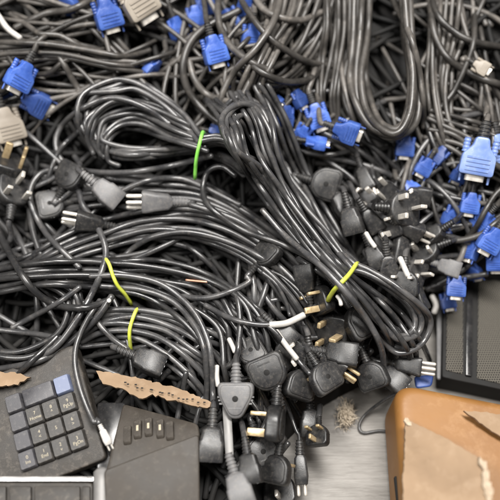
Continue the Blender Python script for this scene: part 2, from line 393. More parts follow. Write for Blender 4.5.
def coil(name, label, cat, outer, inner, n, r=.0033, mat='pvc', j=1.6, group=None):
    """one cord wound n times, every turn laid over the last"""
    fs = [(i * .618) % 1 for i in range(n + 1)]; Ps = []; z = None; m = len(outer); last = None
    for k in range(n):
        pts = []
        for i in range(m + 1):
            q = fs[k] + (fs[k + 1] - fs[k]) * i / m + random.uniform(-.05, .05); a, b = outer[i % m], inner[i % m]
            pts.append((a[0] * (1 - q) + b[0] * q + random.uniform(-j, j), a[1] * (1 - q) + b[1] * q + random.uniform(-j, j)))
        if last: pts[0] = last
        last = pts[-1]
        P = lay(pts, r, z0=z); z = P[-1][2]; Ps.append(P if k == 0 else P[1:])
    A = np.vstack(Ps); o = A[len(A) // 2]
    return tag(link(name, local_mesh(name, [A], r, M[mat], o), None, Matrix.Translation(Vector(o))), label, cat, group)

# ------------------------------------------------------------------ floor and heap core
def grid_mesh(name, x0, x1, y0, y1, n, f, mat):
    xs = np.linspace(x0, x1, n); ys = np.linspace(y0, y1, n); v = [(x, y, f(x, y)) for y in ys for x in xs]
    fc = [(j * n + i, j * n + i + 1, (j + 1) * n + i + 1, (j + 1) * n + i) for j in range(n - 1) for i in range(n - 1)]
    return v, fc
fl = link('floor', mesh('floor', [(-4, -4, 0), (4, -4, 0), (4, 4, 0), (-4, 4, 0)], [(0, 1, 2, 3)], M['floor'], smooth=False)); tag(fl, 'grey wood grain laminate floor under the cable heap', 'floor', kind='structure')
def core(x, y):
    h = float(samp(np.array([x]), np.array([y]), BASE)[0]); return h - .010 - .03 * math.exp(-max(0, float(samp(np.array([x]), np.array([y]), sd)[0])) / .016)
def wander(x, y, a, n, step, curl):
    pts = [(x, y)]; k = random.gauss(0, curl)
    for _ in range(n):
        k += random.gauss(0, curl * .35); a += k; x += step * math.cos(R(a)); y += step * math.sin(R(a)); pts.append((x, y))
    return pts
# deep layer: uncountable runs of cable that carry the visible ones
v, f = grid_mesh('core', -.72, .72, -.30, .92, 90, core, None)  # core sheet under the cables, coloured near black so the gaps look shaded
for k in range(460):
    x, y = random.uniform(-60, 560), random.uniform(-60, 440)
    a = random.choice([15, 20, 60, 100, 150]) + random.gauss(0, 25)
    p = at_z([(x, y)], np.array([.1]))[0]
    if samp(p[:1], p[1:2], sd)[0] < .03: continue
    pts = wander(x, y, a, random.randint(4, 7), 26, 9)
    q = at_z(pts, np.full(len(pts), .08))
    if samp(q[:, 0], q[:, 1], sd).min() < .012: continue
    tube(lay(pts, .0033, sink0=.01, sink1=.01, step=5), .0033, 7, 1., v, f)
tag(link('cable_tangle', mesh('cable_tangle', v, f, M['deep'])), 'dense tangle of cables deep inside the heap, gap shade put into its dark colour', 'cable tangle', kind='stuff')

# filler cables that can be told apart one by one
ZONES = [
    (46, (-30, 190), (-30, 95), (8, 24), 'taupe', .0029, 'dusty grey cable in the blurred tangle at the top left', 'cables in the top left tangle', 5, (5, 9)),
    (54, (190, 345), (-30, 110), (112, 26), 'taupe', .0029, 'curved grey brown cable in the blurred tangle at the top middle', 'cables in the top middle tangle', 9, (4, 7)),
    (50, (410, 540), (-30, 190), (70, 32), 'taupe', .0029, 'grey cable in the shadowy tangle at the top right', 'cables in the top right tangle', 7, (4, 7)),
    (36, (390, 540), (150, 290), (20, 40), 'pvc', .0032, 'black cable among the plugs and blue connectors at the right', 'cables in the right hand tangle', 10, (4, 6)),
    (30, (240, 420), (90, 200), (30, 35), 'pvc', .0032, 'black cable behind the diagonal tied coil', 'cables behind the diagonal coil', 9, (4, 6)),
    (46, (-30, 240), (165, 370), (12, 25), 'pvc', .0033, 'black cable in the layered strands at the middle left', 'cables in the middle left layers', 5, (4, 8)),
    (62, (200, 400), (270, 440), (60, 35), 'pvc', .0033, 'black cable between the plugs at the front of the heap', 'cables at the front of the heap', 7, (3, 5)),
]
def fill(zones, share):
    for n, xr, yr, (am, asd), mat, r, lab, grp, curl, ns in zones:
        made = 0; tries = 0
        while made < int(n * share) and tries < 900:
            tries += 1
            pts = wander(random.uniform(*xr), random.uniform(*yr), am + random.gauss(0, asd) + random.choice([0, 180]), random.randint(*ns), 26, curl)
            q = at_z(pts, np.full(len(pts), .08))
            if samp(q[:, 0], q[:, 1], sd).min() < .001: continue
            if not (xr[0] - 50 < pts[-1][0] < xr[1] + 50 and yr[0] - 60 < pts[-1][1] < yr[1] + 60): continue
            single('cable', lab, 'cable', pts, r * random.uniform(.85, 1.1), mat, grp, sink0=.02, sink1=.02, step=4); made += 1
fill(ZONES[:5], .62); fill(ZONES[5:], 1)

# ------------------------------------------------------------------ blue monitor plugs in the upper tangle
def vga(px, py, ang, label, tail, pitch=0, roll=0, lift=.006, mat='blue', scale=1., cm='taupe', group=None):
    return power_cord('vga', px, py, ang, label, tail, pitch, roll, lift, mat, 'nickel', .0032, cm, scale * .88, group, name='monitor_cable', cat='monitor cable')

# ------------------------------------------------------------------ grey monitor cables over the top
vga(4, 96, 200, 'blue plug cut by the left edge beside the beige connector', [(30, 86)], roll=10, scale=.7)
vga(152, 68, 130, 'dark blue plug in the gap left of the grey loop', [(165, 40), (170, 10)], roll=60, scale=.75)
vga(238, 76, 100, 'blue plug behind the lower right of the grey loop', [(245, 40), (262, 10)], roll=35, scale=.8)
vga(205, 6, 80, 'blue plug at the top edge above the grey loop', [(205, -40), (210, -70)], roll=10, scale=.9)
vga(252, 38, 95, 'blue plug partly hidden by grey cables at the upper middle', [(250, -10)], roll=15, scale=.9)
vga(218, 132, 10, 'tiny blue plug just right of the green tie', [(195, 118)], roll=15, scale=.6, lift=.012)
vga(318, 143, 10, 'low blue plug lying flat under the centre group', [(280, 150)], roll=70, scale=.8)
vga(405, 148, 95, 'pale blue plug behind the foot of the hanging bunch', [(405, 90)], roll=10, scale=.8)
vga(499, 152, 80, 'pale blue plug cut by the right edge beside the large one', [(495, 110)], roll=25, mat='paleblue', scale=1.1, lift=.026)
vga(452, 218, 110, 'blue plug deep in the right hand tangle', [(470, 190), (490, 170)], roll=40, scale=.85)
vga(440, 235, 160, 'dark blue plug right of the three pin plug', [(465, 225)], roll=60, scale=.75)
vga(300, 100, 60, 'dark blue plug shaded under the grey tangle', [(290, 60)], roll=50, scale=.7)
vga(412, 190, 40, 'blue plug glimpsed behind the three pin plug', [(395, 165)], roll=30, scale=.7)
fill(ZONES[:4], .38)
T = 'taupe'
for x, y, a, sc in [(196, 18, 80, .8), (232, 22, 60, .9), (246, 8, 100, .8), (262, 52, 70, .7), (228, 60, 140, .7), (268, 122, 60, .7), (302, 134, 120, .7), (276, 102, 40, .65), (70, 5, 60, .8)]:
    vga(x, y, a, 'blue plug half buried in the grey tangle of the upper part', [(x - 40 * math.cos(R(a)), y - 40 * math.sin(R(a)))], pitch=random.uniform(-30, 20), roll=random.uniform(-60, 60), lift=random.uniform(-.003, .003), scale=sc, group='half buried blue plugs in the upper part')
for x, y, a, sc in [(470, 205, 100, .8), (482, 222, 130, .85), (496, 262, 90, .8), (470, 252, 110, .75), (436, 262, 80, .6), (474, 272, 60, .7), (460, 175, 120, .7)]:
    vga(x, y, a, 'blue plug half buried in the tangle down the right edge', [(x - 40 * math.cos(R(a)), y - 40 * math.sin(R(a)))], pitch=random.uniform(-30, 20), roll=random.uniform(-60, 60), lift=random.uniform(-.003, .003), scale=sc, group='half buried blue plugs down the right edge')
HANKS = [
    ('hank of grey cable draped down the top middle in a shallow curve', [(352, -40), (336, 20), (312, 62), (282, 84), (250, 82), (226, 62)], [(322, -40), (308, 10), (290, 42), (268, 58), (248, 54), (232, 36)], 8, .0030),
    ('hank of grey cable falling steeply left of the hanging coil', [(322, -40), (326, 20), (322, 62), (318, 98), (322, 130)], [(352, -40), (350, 20), (346, 62), (340, 98), (342, 132)], 9, .0028),
    ('hank of dark grey cable falling right of the hanging coil', [(430, -40), (428, 30), (428, 80), (436, 130), (452, 170)], [(466, -40), (458, 30), (450, 80), (456, 120), (476, 150)], 8, .0029),
    ('hank of grey cable lying level along the top left', [(-40, 44), (10, 40), (60, 44), (110, 54), (150, 58)], [(-40, 70), (10, 62), (60, 60), (110, 68), (150, 76)], 6, .0028),
    ('hank of grey cable rising from the big open loop to the top', [(232, 128), (236, 92), (252, 50), (270, 10), (276, -40)], [(262, 120), (262, 88), (276, 50), (298, 10), (306, -40)], 7, .0031),
    ('hank of grey cable slanting across the right edge above the plugs', [(430, 110), (460, 118), (490, 128), (540, 150)], [(425, 140), (455, 150), (490, 178), (540, 200)], 6, .0029),
]
for lab, a_, b_, n_, r_ in HANKS: family('cable_hank', lab, 'cable hank', a_, b_, n_, r_, T, j=3.0, sink=.015)
G = [
    ('thick grey cable forming the big open loop at the upper middle', [(240, 10), (212, 24), (192, 40), (183, 64), (187, 88), (203, 110), (224, 126), (245, 135)], .0045),
    ('grey cable curling inside the big open loop', [(189, 60), (194, 78), (204, 92), (218, 99), (232, 101), (243, 95), (250, 80)], .0040),
    ('thin pale cable crossing the big open loop', [(192, 62), (200, 67), (212, 72), (222, 72)], .0026),
    ('grey cable falling from the top edge beside the loop', [(222, -20), (218, 8), (221, 30), (232, 48), (250, 62), (272, 72)], .0042),
    ('pale grey cable sweeping down right from the top edge', [(236, -10), (250, 14), (265, 34), (285, 50), (308, 62), (332, 66)], .0038),
    ('grey cable in the upper arc at the top middle', [(250, -12), (262, 8), (280, 17), (302, 20), (322, 12)], .0040),
    ('grey cable in the lower arc of the top middle tangle', [(248, 62), (265, 74), (288, 82), (312, 78), (326, 60)], .0040),
    ('long grey cable rising from the loop to the top edge', [(222, 118), (222, 95), (236, 70), (258, 45), (276, 15), (282, -20)], .0040),
    ('grey cable along the left side of the hanging bunch', [(358, -20), (352, 40), (345, 75), (345, 100), (354, 122), (364, 140)], .0034),
    ('brown grey cable tucked beside the hanging bunch', [(340, 60), (346, 95), (356, 125), (362, 145)], .0030),
    ('grey cable sweeping to the right edge near the top corner', [(428, -15), (436, 12), (452, 30), (475, 42), (520, 50)], .0042),
    ('grey cable sweeping lower to the right edge below the corner', [(430, 5), (435, 35), (448, 58), (470, 73), (498, 84), (530, 90)], .0042),
    ('thin grey cable dropping from the top right corner', [(476, -15), (480, 10), (486, 25)], .0032),
    ('brown grey cable slanting down through the top right tangle', [(474, 5), (474, 40), (464, 70), (453, 92), (440, 108)], .0034),
    ('grey cable curving at the left of the top edge', [(-20, 44), (10, 43), (45, 44), (85, 50), (125, 56), (150, 50)], .0034),
    ('grey cable sagging in a curve above the blue pair', [(5, 50), (15, 66), (32, 74), (50, 72), (63, 62), (80, 55)], .0032),
    ('grey cable stub pointing down from the upper left', [(58, 55), (66, 68), (74, 82), (82, 95)], .0036),
    ('dark grey cable slanting along the top left edge', [(15, 28), (45, 14), (75, 8), (110, -10)], .0040),
    ('beige grey cable running right across the top left', [(10, 14), (28, 26), (40, 34), (60, 36), (80, 46), (100, 52)], .0032),
    ('grey cable curving down at the right edge', [(525, 175), (500, 190), (488, 206), (476, 228), (462, 245)], .0034),
    ('grey cable curving across the right edge below', [(530, 205), (500, 220), (482, 234), (462, 240), (440, 240)], .0036),
    ('small grey hook of cable below the large pale blue plug', [(470, 178), (471, 192), (478, 202), (490, 204)], .0028),
]
for lab, pts, r in G: single('cable', lab, 'cable', pts, r, T, sink0=.012, sink1=.015, lift=.002)
single('cable', 'short white cable end at the top left edge', 'cable', [(-12, 2), (0, 18), (8, 29), (20, 38)], .0034, 'white', lift=.004)
coil('hanging_cable_coil', 'long grey brown cable coil hanging down at the top right', 'cable coil',
     [(352, -40), (350, 30), (347, 80), (353, 112), (372, 138), (398, 146), (417, 126), (423, 90), (416, 45), (402, -40)],
     [(376, -40), (374, 30), (372, 70), (376, 98), (384, 116), (395, 120), (401, 105), (403, 75), (400, 40), (392, -40)], 7, .0040, T, j=2.5)
single('cable', 'pale grey cable lying over the right side of the hanging coil', 'cable', [(384, -25), (394, 2), (408, 30), (417, 60), (422, 95), (424, 128)], .0036, T, sink1=.01, lift=.002)
vga(108, 16, 75, 'blue monitor plug hanging below the beige hood at the top', [(88, -30), (80, -60)], roll=15, scale=1.15, lift=.012)
vga(20, 78, 120, 'blue monitor plug at the upper left, higher of the pair', [(40, 40), (70, 20)], roll=20, scale=1.1, lift=.012)
vga(38, 104, 30, 'blue monitor plug at the upper left, just above the beige connector', [(0, 92), (-20, 95)], roll=-20, scale=1.05, lift=.022)
vga(178, 30, 70, 'slanted blue plug left of the big grey loop', [(165, -10), (160, -40)], roll=40, scale=.85)
vga(215, 52, 75, 'blue plug framed inside the big grey loop', [(205, 10), (200, -30)], roll=20, scale=1.05)
vga(284, 118, 100, 'blue plug left of the centre group with a pale pin beside it', [(285, 80)], roll=25, scale=.85)
vga(318, 118, 70, 'bright blue plug in the centre group below the grey tangle', [(312, 80), (320, 50)], roll=10, scale=.95)
vga(348, 132, 20, 'bright blue plug left of the hanging grey bunch', [(318, 100), (315, 80)], roll=-15, scale=.95)
vga(424, 168, 120, 'small blue plug right of the hanging bunch, lower of two', [(440, 130)], roll=15, scale=.7)
vga(438, 156, 130, 'small blue plug right of the hanging bunch, upper of two', [(455, 120)], roll=-20, scale=.7)
vga(478, 160, 100, 'large pale blue plug at the right edge', [(486, 115), (490, 80)], roll=5, mat='paleblue', scale=1.4, lift=.034)
vga(490, 242, 120, 'blue plug at the right edge above the perforated case', [(520, 200)], roll=20, scale=.95)
vga(456, 288, 95, 'blue plug resting at the top left of the perforated case', [(462, 255), (470, 230)], roll=10, scale=.8, lift=.01)
vga(490, 292, 110, 'blue plug resting on the top right of the perforated case', [(500, 255), (520, 230)], roll=15, scale=.9, lift=.01)
vga(448, 302, 80, 'blue plug end over the corner of the perforated case', [(435, 275)], roll=20, scale=.65, lift=.01)

# ------------------------------------------------------------------ black power cords: the tied coils and the loose runs
family('coiled_cord', 'untied run of black cord strands below the green tied coil', 'cord coil', [(52, 184), (100, 176), (150, 178), (200, 183), (250, 210), (300, 250)], [(52, 215), (100, 207), (150, 215), (200, 217), (250, 240), (300, 285)], 7)
family('coiled_cord', 'black cord strands arching across the middle of the heap', 'cord coil', [(24, 262), (60, 240), (100, 222), (150, 207), (200, 205), (250, 228), (300, 265), (340, 312)], [(14, 285), (60, 262), (100, 250), (150, 242), (200, 242), (250, 264), (285, 300), (310, 345)], 9)
coil('coiled_cord', 'loose black coil at the left edge above the keyboards', 'cord coil', [(0, 276), (40, 270), (78, 285), (84, 318), (60, 348), (18, 364), (-30, 350), (-44, 310)], [(6, 292), (34, 288), (58, 298), (62, 316), (46, 334), (14, 346), (-14, 338), (-22, 312)], 5)
family('coiled_cord', 'low coil of black cord with a yellow tie, nearest the keyboards', 'cord coil', [(84, 328), (102, 313), (137, 310), (175, 315), (210, 331), (245, 352), (278, 386)], [(80, 346), (100, 338), (129, 337), (155, 346), (185, 368), (204, 392), (212, 412)], 7, j=1.4)
family('coiled_cord', 'black cord strands slanting down to the front plugs', 'cord coil', [(195, 268), (230, 285), (265, 315), (298, 355), (325, 388)], [(190, 310), (220, 330), (245, 362), (262, 392), (272, 415)], 6)
family('coiled_cord', 'long black cord coil with a yellow tie at the left middle', 'cord coil', [(-40, 270), (0, 266), (50, 260), (105, 259), (170, 262), (220, 275), (250, 300), (264, 330), (276, 372)], [(-40, 300), (0, 292), (50, 286), (113, 289), (150, 300), (180, 318), (203, 346), (214, 380), (218, 410)], 8, j=1.4)
coil('coiled_cord', 'black cord coil with a green tie at the upper left', 'cord coil',
     [(200, 137), (184, 112), (160, 88), (130, 70), (100, 68), (74, 84), (66, 112), (78, 142), (112, 161), (155, 161), (198, 154), (226, 162), (246, 175), (241, 150), (222, 138)],
     [(200, 150), (184, 148), (166, 143), (150, 138), (134, 134), (118, 132), (108, 136), (114, 142), (136, 144), (165, 144), (197, 146), (222, 154), (237, 163), (234, 152), (220, 144)], 15, .0031, j=1.8)
family('coiled_cord', 'short black cord runs filling the middle of the green tied coil', 'cord coil', [(210, 138), (172, 116), (142, 100), (114, 100), (92, 112), (84, 134), (92, 152)], [(208, 150), (172, 142), (142, 130), (122, 130), (110, 142), (108, 158), (122, 168)], 7, .0029, j=2.5)
single('cord', 'black cord curving round the left of the green tied coil', 'cord', [(212, 156), (160, 168), (105, 173), (68, 165), (56, 146), (62, 126), (84, 108), (114, 98), (146, 108), (170, 124)], sink0=.01, sink1=.015)

DIAG = [(357, 264), (335, 235), (312, 200), (290, 165), (280, 128), (262, 98), (236, 93), (216, 112), (222, 142), (240, 174), (265, 210), (300, 252), (336, 287), (358, 315), (378, 342), (398, 356), (424, 345), (432, 318), (400, 288), (372, 272)]
DIAG2 = [(346, 275), (320, 247), (298, 213), (280, 184), (262, 155), (249, 132), (243, 126), (240, 133), (247, 155), (262, 184), (288, 217), (315, 252), (345, 277), (367, 296), (388, 317), (402, 326), (411, 321), (404, 306), (386, 289), (364, 276)]
for i in range(1, 5):
    for a_, b_ in ((i, 12 - i), (12 - i, i)):
        cx_, cy_ = (DIAG[a_][0] + DIAG[b_][0]) / 2, (DIAG[a_][1] + DIAG[b_][1]) / 2
        DIAG2[a_] = (cx_ - .45 * (DIAG[a_][0] - cx_), cy_ - .45 * (DIAG[a_][1] - cy_)) if i < 4 else DIAG2[a_]
coil('coiled_cord', 'large black cord coil running diagonally with a yellow tie on the right', 'cord coil', DIAG, DIAG2, 13, .0033, j=1.3)
family('coiled_cord', 'black cord runs crossing the top loop of the diagonal coil', 'cord coil', [(204, 102), (222, 124), (240, 162), (268, 206), (302, 250), (336, 284)], [(268, 82), (284, 116), (298, 154), (318, 196), (338, 230), (358, 261)], 12, .0030)
family('coiled_cord', 'black cord ends fanning out below the yellow tie on the right', 'cord coil', [(318, 240), (348, 272), (376, 292), (404, 312), (424, 340), (428, 362)], [(312, 246), (342, 280), (362, 310), (378, 338), (386, 366), (386, 388)], 5, .0032)

# ------------------------------------------------------------------ plugs and connectors (front and middle)
PC = power_cord
PC('uk', 70, 176, -60, 'flat black three pin plug left of centre with a beige cord below', [(76, 190), (83, 206), (97, 226), (106, 250), (101, 274), (86, 305), (62, 340), (40, 358), (18, 374)], roll=35, cmat='pvc', r=.0037, scale=.9, sink=.0)
PC('uk', 14, 192, -80, 'black plug at the left edge with two wide cream pins', [(10, 240), (-10, 270)], roll=165, pitch=-30, pin='nickel', lift=.016)
PC('uk', 12, 166, 200, 'black plug at the left edge with brass pins pointing right', [(60, 150), (80, 130)], roll=120, lift=.012)
PC('c13', 108, 194, 40, 'light grey connector left of centre pointing down right', [(80, 165), (70, 150)], mat='greyplug', roll=10, lift=.010)
PC('euro', 155, 202, 180, 'dark connector left of centre with prongs pointing left', [(190, 204), (205, 209), (240, 222), (280, 250)], lift=.010, pin='nickel', roll=10, mat='greyplug')
PC('uk', 50, 205, 170, 'flat black plug lying under the beige corded plug', [(100, 196), (120, 190)], roll=-20, scale=.85)
PC('euro', 88, 222, 190, 'black plug with silver prongs left of the centre strands', [(125, 225), (150, 232)], roll=20, pin='nickel', scale=.9, lift=.006)
PC('c13', 150, 362, 22, 'black socket connector below the low yellow tie', [(128, 350), (112, 338), (98, 322), (90, 300)], roll=15, lift=.012, sink=.012)
PC('uk', 266, 254, -50, 'black ribbed plug at the centre of the heap on a sweeping cord', [(250, 281), (232, 291), (207, 298), (182, 296), (160, 290)], roll=40, lift=.008, scale=.8)
PC('c13', 306, 277, -98, 'black connector standing upright left of the diagonal tie', [(310, 305), (318, 320)], roll=20, lift=.008, scale=.9)
PC('uk', 334, 332, 15, 'black plug with brass pins facing out below the diagonal tie', [(300, 315), (285, 300)], roll=160, pitch=20, lift=.008)
PC('uk', 362, 322, 60, 'black plug tucked under the lower end of the diagonal coil', [(350, 290)], roll=30, lift=.0)
PC('uk', 326, 184, 15, 'rounded black plug showing its flat face behind the diagonal coil', [(300, 186), (280, 178)], roll=0, lift=.012, scale=.95)
PC('c13', 345, 207, 55, 'black socket connector overlapping the rounded plug', [(325, 180)], roll=20, lift=.014)
PC('c13', 352, 222, 75, 'black socket connector with pale end, right of the diagonal strands', [(335, 190)], roll=-15, lift=.012, scale=.9)
PC('uk', 403, 209, 5, 'black three pin plug at the right with its pins turned to view', [(370, 214), (345, 212)], roll=190, pitch=-30, lift=.014, pin='nickel')
PC('uk', 384, 196, 60, 'black plug with cream pins in front of the hanging coil', [(372, 165)], roll=170, pitch=40, lift=.010, pin='nickel', scale=.85)
PC('euro', 380, 240, 65, 'black plug with pale prongs right of the diagonal strands', [(362, 215)], roll=10, lift=.010, pin='nickel', scale=.9)
PC('euro', 400, 252, 95, 'black plug with white prongs at the right, beside the coil end', [(398, 222)], roll=30, lift=.012, pin='nickel', scale=.9)
PC('uk', 425, 250, 160, 'black plug lying at the right edge of the heap', [(460, 240)], roll=150, pitch=-10, lift=.008, pin='nickel', scale=.85)
PC('c13', 450, 268, 18, 'grey connector jutting out above the perforated case', [(415, 252)], roll=5, lift=.012, mat='greyplug', scale=.75)
PC('uk', 414, 272, 30, 'black plug between the coil end and the grey connector', [(395, 255)], roll=200, pitch=-35, lift=.006, pin='nickel', scale=.8)
PC('c13', 343, 354, 8, 'ribbed black connector pointing right at the front of the heap', [(305, 340), (285, 325)], roll=10, lift=.012)
PC('uk', 268, 372, -112, 'broad black plug face at the front of the heap', [(276, 425), (285, 440)], roll=10, lift=.010)
PC('uk', 252, 352, -30, 'dull black plug half buried above the broad plug', [(225, 362)], roll=25, lift=.0, scale=.8)
PC('c13', 395, 380, 40, 'black connector at the right front tip of the heap', [(372, 350)], roll=15, lift=.012, scale=.9)
PC('euro', 410, 366, 8, 'black plug with two bright pins at the right tip of the heap', [(370, 358)], roll=0, lift=.022, pin='nickel', scale=.85)
PC('uk', 372, 376, 70, 'black plug below the diagonal coil end', [(362, 340)], roll=-20, lift=.008, scale=.85)
PC('uktri', 236, 399, 90, 'grey triangular plug with a brass centre at the front', [(238, 350), (240, 325), (238, 300), (228, 275)], mat='greyplug', lift=.032, roll=-6, sink=.01)
PC('uk', 275, 424, 95, 'black plug at the front with three brass pins pointing right', [(262, 385), (258, 370)], roll=82, lift=.028)
PC('uk', 262, 452, 70, 'black plug hanging below the brass pinned plug', [(255, 415)], roll=10, lift=.008, scale=.9)
PC('uk', 276, 470, 100, 'lowest black plug at the front edge of the heap', [(262, 435)], roll=-30, lift=.006, scale=.8)
PC('c13', 310, 424, 92, 'black ribbed connector hanging over the laminate floor', [(306, 392), (298, 375)], roll=10, lift=.03, scale=.85)
PC('uk', 318, 436, 95, 'black plug with thin brass pins beside the ribbed connector', [(320, 405)], roll=150, pitch=20, lift=.016, scale=.62)
PC('twin', 301, 472, 88, 'slim two prong connector hanging lowest over the floor', [(296, 430), (288, 408), (280, 390)], lift=.035, pin='nickel', r=.0022, mat='plug')
PC('c13', 240, 492, 72, 'grey ribbed connector at the bottom edge below the triangular plug', [(225, 450), (220, 420), (218, 400)], mat='greyplug', lift=.04, r=.0025)
PC('c13', 211, 446, 93, 'black connector with a metal rim on the long sweeping cord', [(213, 405), (212, 365), (206, 335), (190, 307), (162, 285), (128, 276), (90, 276)], lift=.035, scale=1.0, sink=.006)

# loose cords on top
for i, (x, y, a, k) in enumerate([(362, 200, 40, 'uk'), (372, 222, 60, 'euro'), (390, 226, 80, 'uk'), (412, 230, 30, 'euro'), (388, 268, 70, 'c13'), (404, 284, 100, 'uk'), (432, 236, 140, 'c13'), (420, 196, 20, 'c13'), (366, 180, 60, 'euro'), (440, 282, 170, 'euro'), (418, 300, 90, 'euro'), (376, 258, 50, 'c13'), (395, 205, -30, 'euro')]):
    PC(k, x, y, a + random.uniform(-15, 15), 'black plug half buried in the crowd of plugs at the right', [(x - 48 * math.cos(R(a)), y - 48 * math.sin(R(a)))], roll=random.choice([-25, 10, 170, 150, 120]), pitch=random.uniform(-25, 15), lift=.002, scale=.82, group='half buried plugs at the right', pin='nickel')
for i, (x, y, a, k) in enumerate([(290, 352, 50, 'uk'), (312, 365, 75, 'c13'), (325, 378, 60, 'uk'), (352, 300, 40, 'c13'), (300, 385, 95, 'uk'), (250, 470, 80, 'c13'), (322, 300, 60, 'uk'), (285, 335, 40, 'c13'), (335, 365, 30, 'euro'), (280, 490, 100, 'uk')]):
    PC(k, x, y, a + random.uniform(-15, 15), 'black plug half buried in the crowded front of the heap', [(x - 30 * math.cos(R(a)) * 1.6, y - 30 * math.sin(R(a)) * 1.6)], roll=random.choice([-25, 10, 30, 170, 120]), pitch=random.uniform(-15, 15), lift=.004, scale=.85, group='half buried plugs at the front', pin=random.choice(['brass', 'nickel']))
single('cord', 'second sweeping black cord beside the long one', 'cord', [(100, 286), (140, 290), (170, 300), (192, 322), (203, 345), (207, 375), (206, 405)], sink0=.01, sink1=.01)
single('cord', 'thick black cord sagging at the left with a white cut end', 'cord', [(-14, 180), (-4, 225), (12, 258), (32, 288), (56, 305), (84, 308), (107, 301)], .0040, lift=.004)
tag(link('cut_end', mesh('cut_end', *prism([(.0024 * math.cos(a), .0024 * math.sin(a)) for a in np.arange(12) / 12 * 6.2832], -.001, .001, .0004), M['white']), None, frame(109, 300.5, 0, lift=.010)), 'round white tip at the cut end of the thick sagging cord', 'cord tip')
single('cord', 'black cord bending from the sagging cord to the left edge', 'cord', [(112, 296), (98, 316), (80, 334), (56, 352), (28, 364), (-8, 370)], .0038, lift=.002)
single('cord', 'grey sheened cord crossing the left coil', 'cord', [(12, 328), (34, 316), (56, 304), (80, 287)], .0032, lift=.001, sink0=.006, sink1=.006)
single('cord', 'black cord running level from the left edge across the coil', 'cord', [(-20, 328), (10, 331), (35, 334), (60, 338)], .0032, sink1=.008, lift=.001)
single('cord', 'black cord slanting up from the orange scrap at the left', 'cord', [(8, 386), (28, 364), (48, 346), (58, 336)], .0034, sink1=.008, lift=.001)
single('cord', 'black cord arching left of the flat plug', 'cord', [(58, 168), (40, 174), (30, 190), (33, 210), (46, 233), (62, 250), (80, 268)], .0034, sink0=.01, sink1=.012, lift=.002)
single('cord', 'grey black cord arching above the dark connector', 'cord', [(105, 205), (125, 190), (150, 180), (180, 179), (206, 188), (240, 205)], .0034, sink0=.012, sink1=.014, lift=.002)
single('cord', 'black cord arch across the middle below the dark connector', 'cord', [(118, 262), (136, 246), (155, 236), (185, 232), (216, 238), (252, 252), (285, 275)], .0034, sink0=.012, sink1=.014, lift=.001)
single('cord', 'black cord looping round the left end of the diagonal coil', 'cord', [(236, 176), (222, 167), (209, 171), (203, 186), (206, 201), (218, 214), (242, 230), (276, 242), (310, 258), (338, 281), (358, 306)], .0034, sink0=.01, sink1=.01, lift=.002)
single('cord', 'black cord from the diagonal coil down to the front plugs', 'cord', [(262, 210), (290, 240), (330, 275), (362, 312), (380, 345), (384, 372)], .0034, sink0=.01, sink1=.012)
single('cord', 'thin black cord bent past the upright connector', 'cord', [(268, 270), (283, 277), (298, 290), (308, 304)], .0018, sink0=.006, sink1=.006, lift=.003)
single('cord', 'thin black cord curving beside the upright connector', 'cord', [(262, 272), (276, 284), (286, 302), (290, 316)], .0022, sink0=.006, sink1=.006, lift=.002)
single('cord', 'black cord passing through the white label sleeve', 'cord', [(205, 305), (230, 318), (252, 324), (270, 325), (287, 323), (304, 316), (316, 306)], .0030, sink0=.01, sink1=.008, lift=.003)
single('cord', 'black cord carrying the slanted white tag', 'cord', [(258, 318), (274, 331), (286, 345), (298, 360), (310, 374)], .0028, sink0=.006, sink1=.01, lift=.002)
SL = dict(sink0=.001, sink1=.001, lift=.0, soft=8)
def sleeve(name, lab, pts, r, mat='white', cat='label sleeve', lift=-.005): single(name, lab, cat, pts, r * .88, mat, lift=lift, soft=8)
sleeve('label_sleeve', 'long white label sleeve wrapped on a cord in front of the centre', [(270, 325), (287, 323), (304, 315)], .0042)
sleeve('label_sleeve', 'slanted white tag below the long white sleeve', [(276, 331), (286, 345), (297, 359)], .0034)
sleeve('label_sleeve', 'small white tag above the triangular plug', [(229, 339), (232, 345), (235, 352)], .0030)
sleeve('label_sleeve', 'upright pale tag left of the triangular plug', [(217, 366), (217, 376), (218, 386)], .0030)
sleeve('label_sleeve', 'slanted white tag under the right hand connectors', [(400, 258), (404, 267), (408, 276)], .0036, lift=0)
sleeve('label_sleeve', 'white tag at the right end of the diagonal coil', [(432, 296), (436, 305), (434, 313)], .0040, lift=0)
sleeve('label_sleeve', 'small white tag beside the diagonal tie', [(337, 296), (340, 300), (341, 305)], .0024, lift=0)
sleeve('label_sleeve', 'white tag beside the socket connector right of the diagonal coil', [(366, 233), (370, 240), (375, 247)], .0030, lift=0)
sleeve('copper_strip', 'copper coloured strip glinting between the middle strands', [(186, 280), (196, 281), (207, 282)], .0014, 'copper', 'copper strip', lift=-.001)
# ties
def tie(lab, pts, mat):
    a, b = np.array(pts[0], float), np.array(pts[-1], float); pts = [tuple(a + (a - pts[1]) * .35)] + list(pts) + [tuple(b + (b - pts[-2]) * .35)]
    P = lay(pts, .0022, lift=.0022, soft=4); t = np.linspace(-1, 1, len(P)); P[:, 2] -= .020 * np.abs(t) ** 4; o = P[len(P) // 2]
    tag(link('twist_tie', local_mesh('twist_tie', [P], .0021, M[mat], o, 8, 1.3), None, Matrix.Translation(Vector(o))), lab, 'tie')
tie('bright green tie round the upper left coil', [(203, 128), (201, 138), (198, 150), (195, 163)], 'green')
tie('yellow tie round the long left middle coil', [(104, 255), (109, 264), (113, 276), (118, 286), (126, 293)], 'yellow')
tie('yellow tie round the low coil nearest the keyboards', [(137, 306), (134, 315), (130, 328), (129, 340)], 'yellow')
tie('yellow tie round the diagonal coil on the right', [(333, 289), (342, 282), (351, 272), (358, 260)], 'yellow')

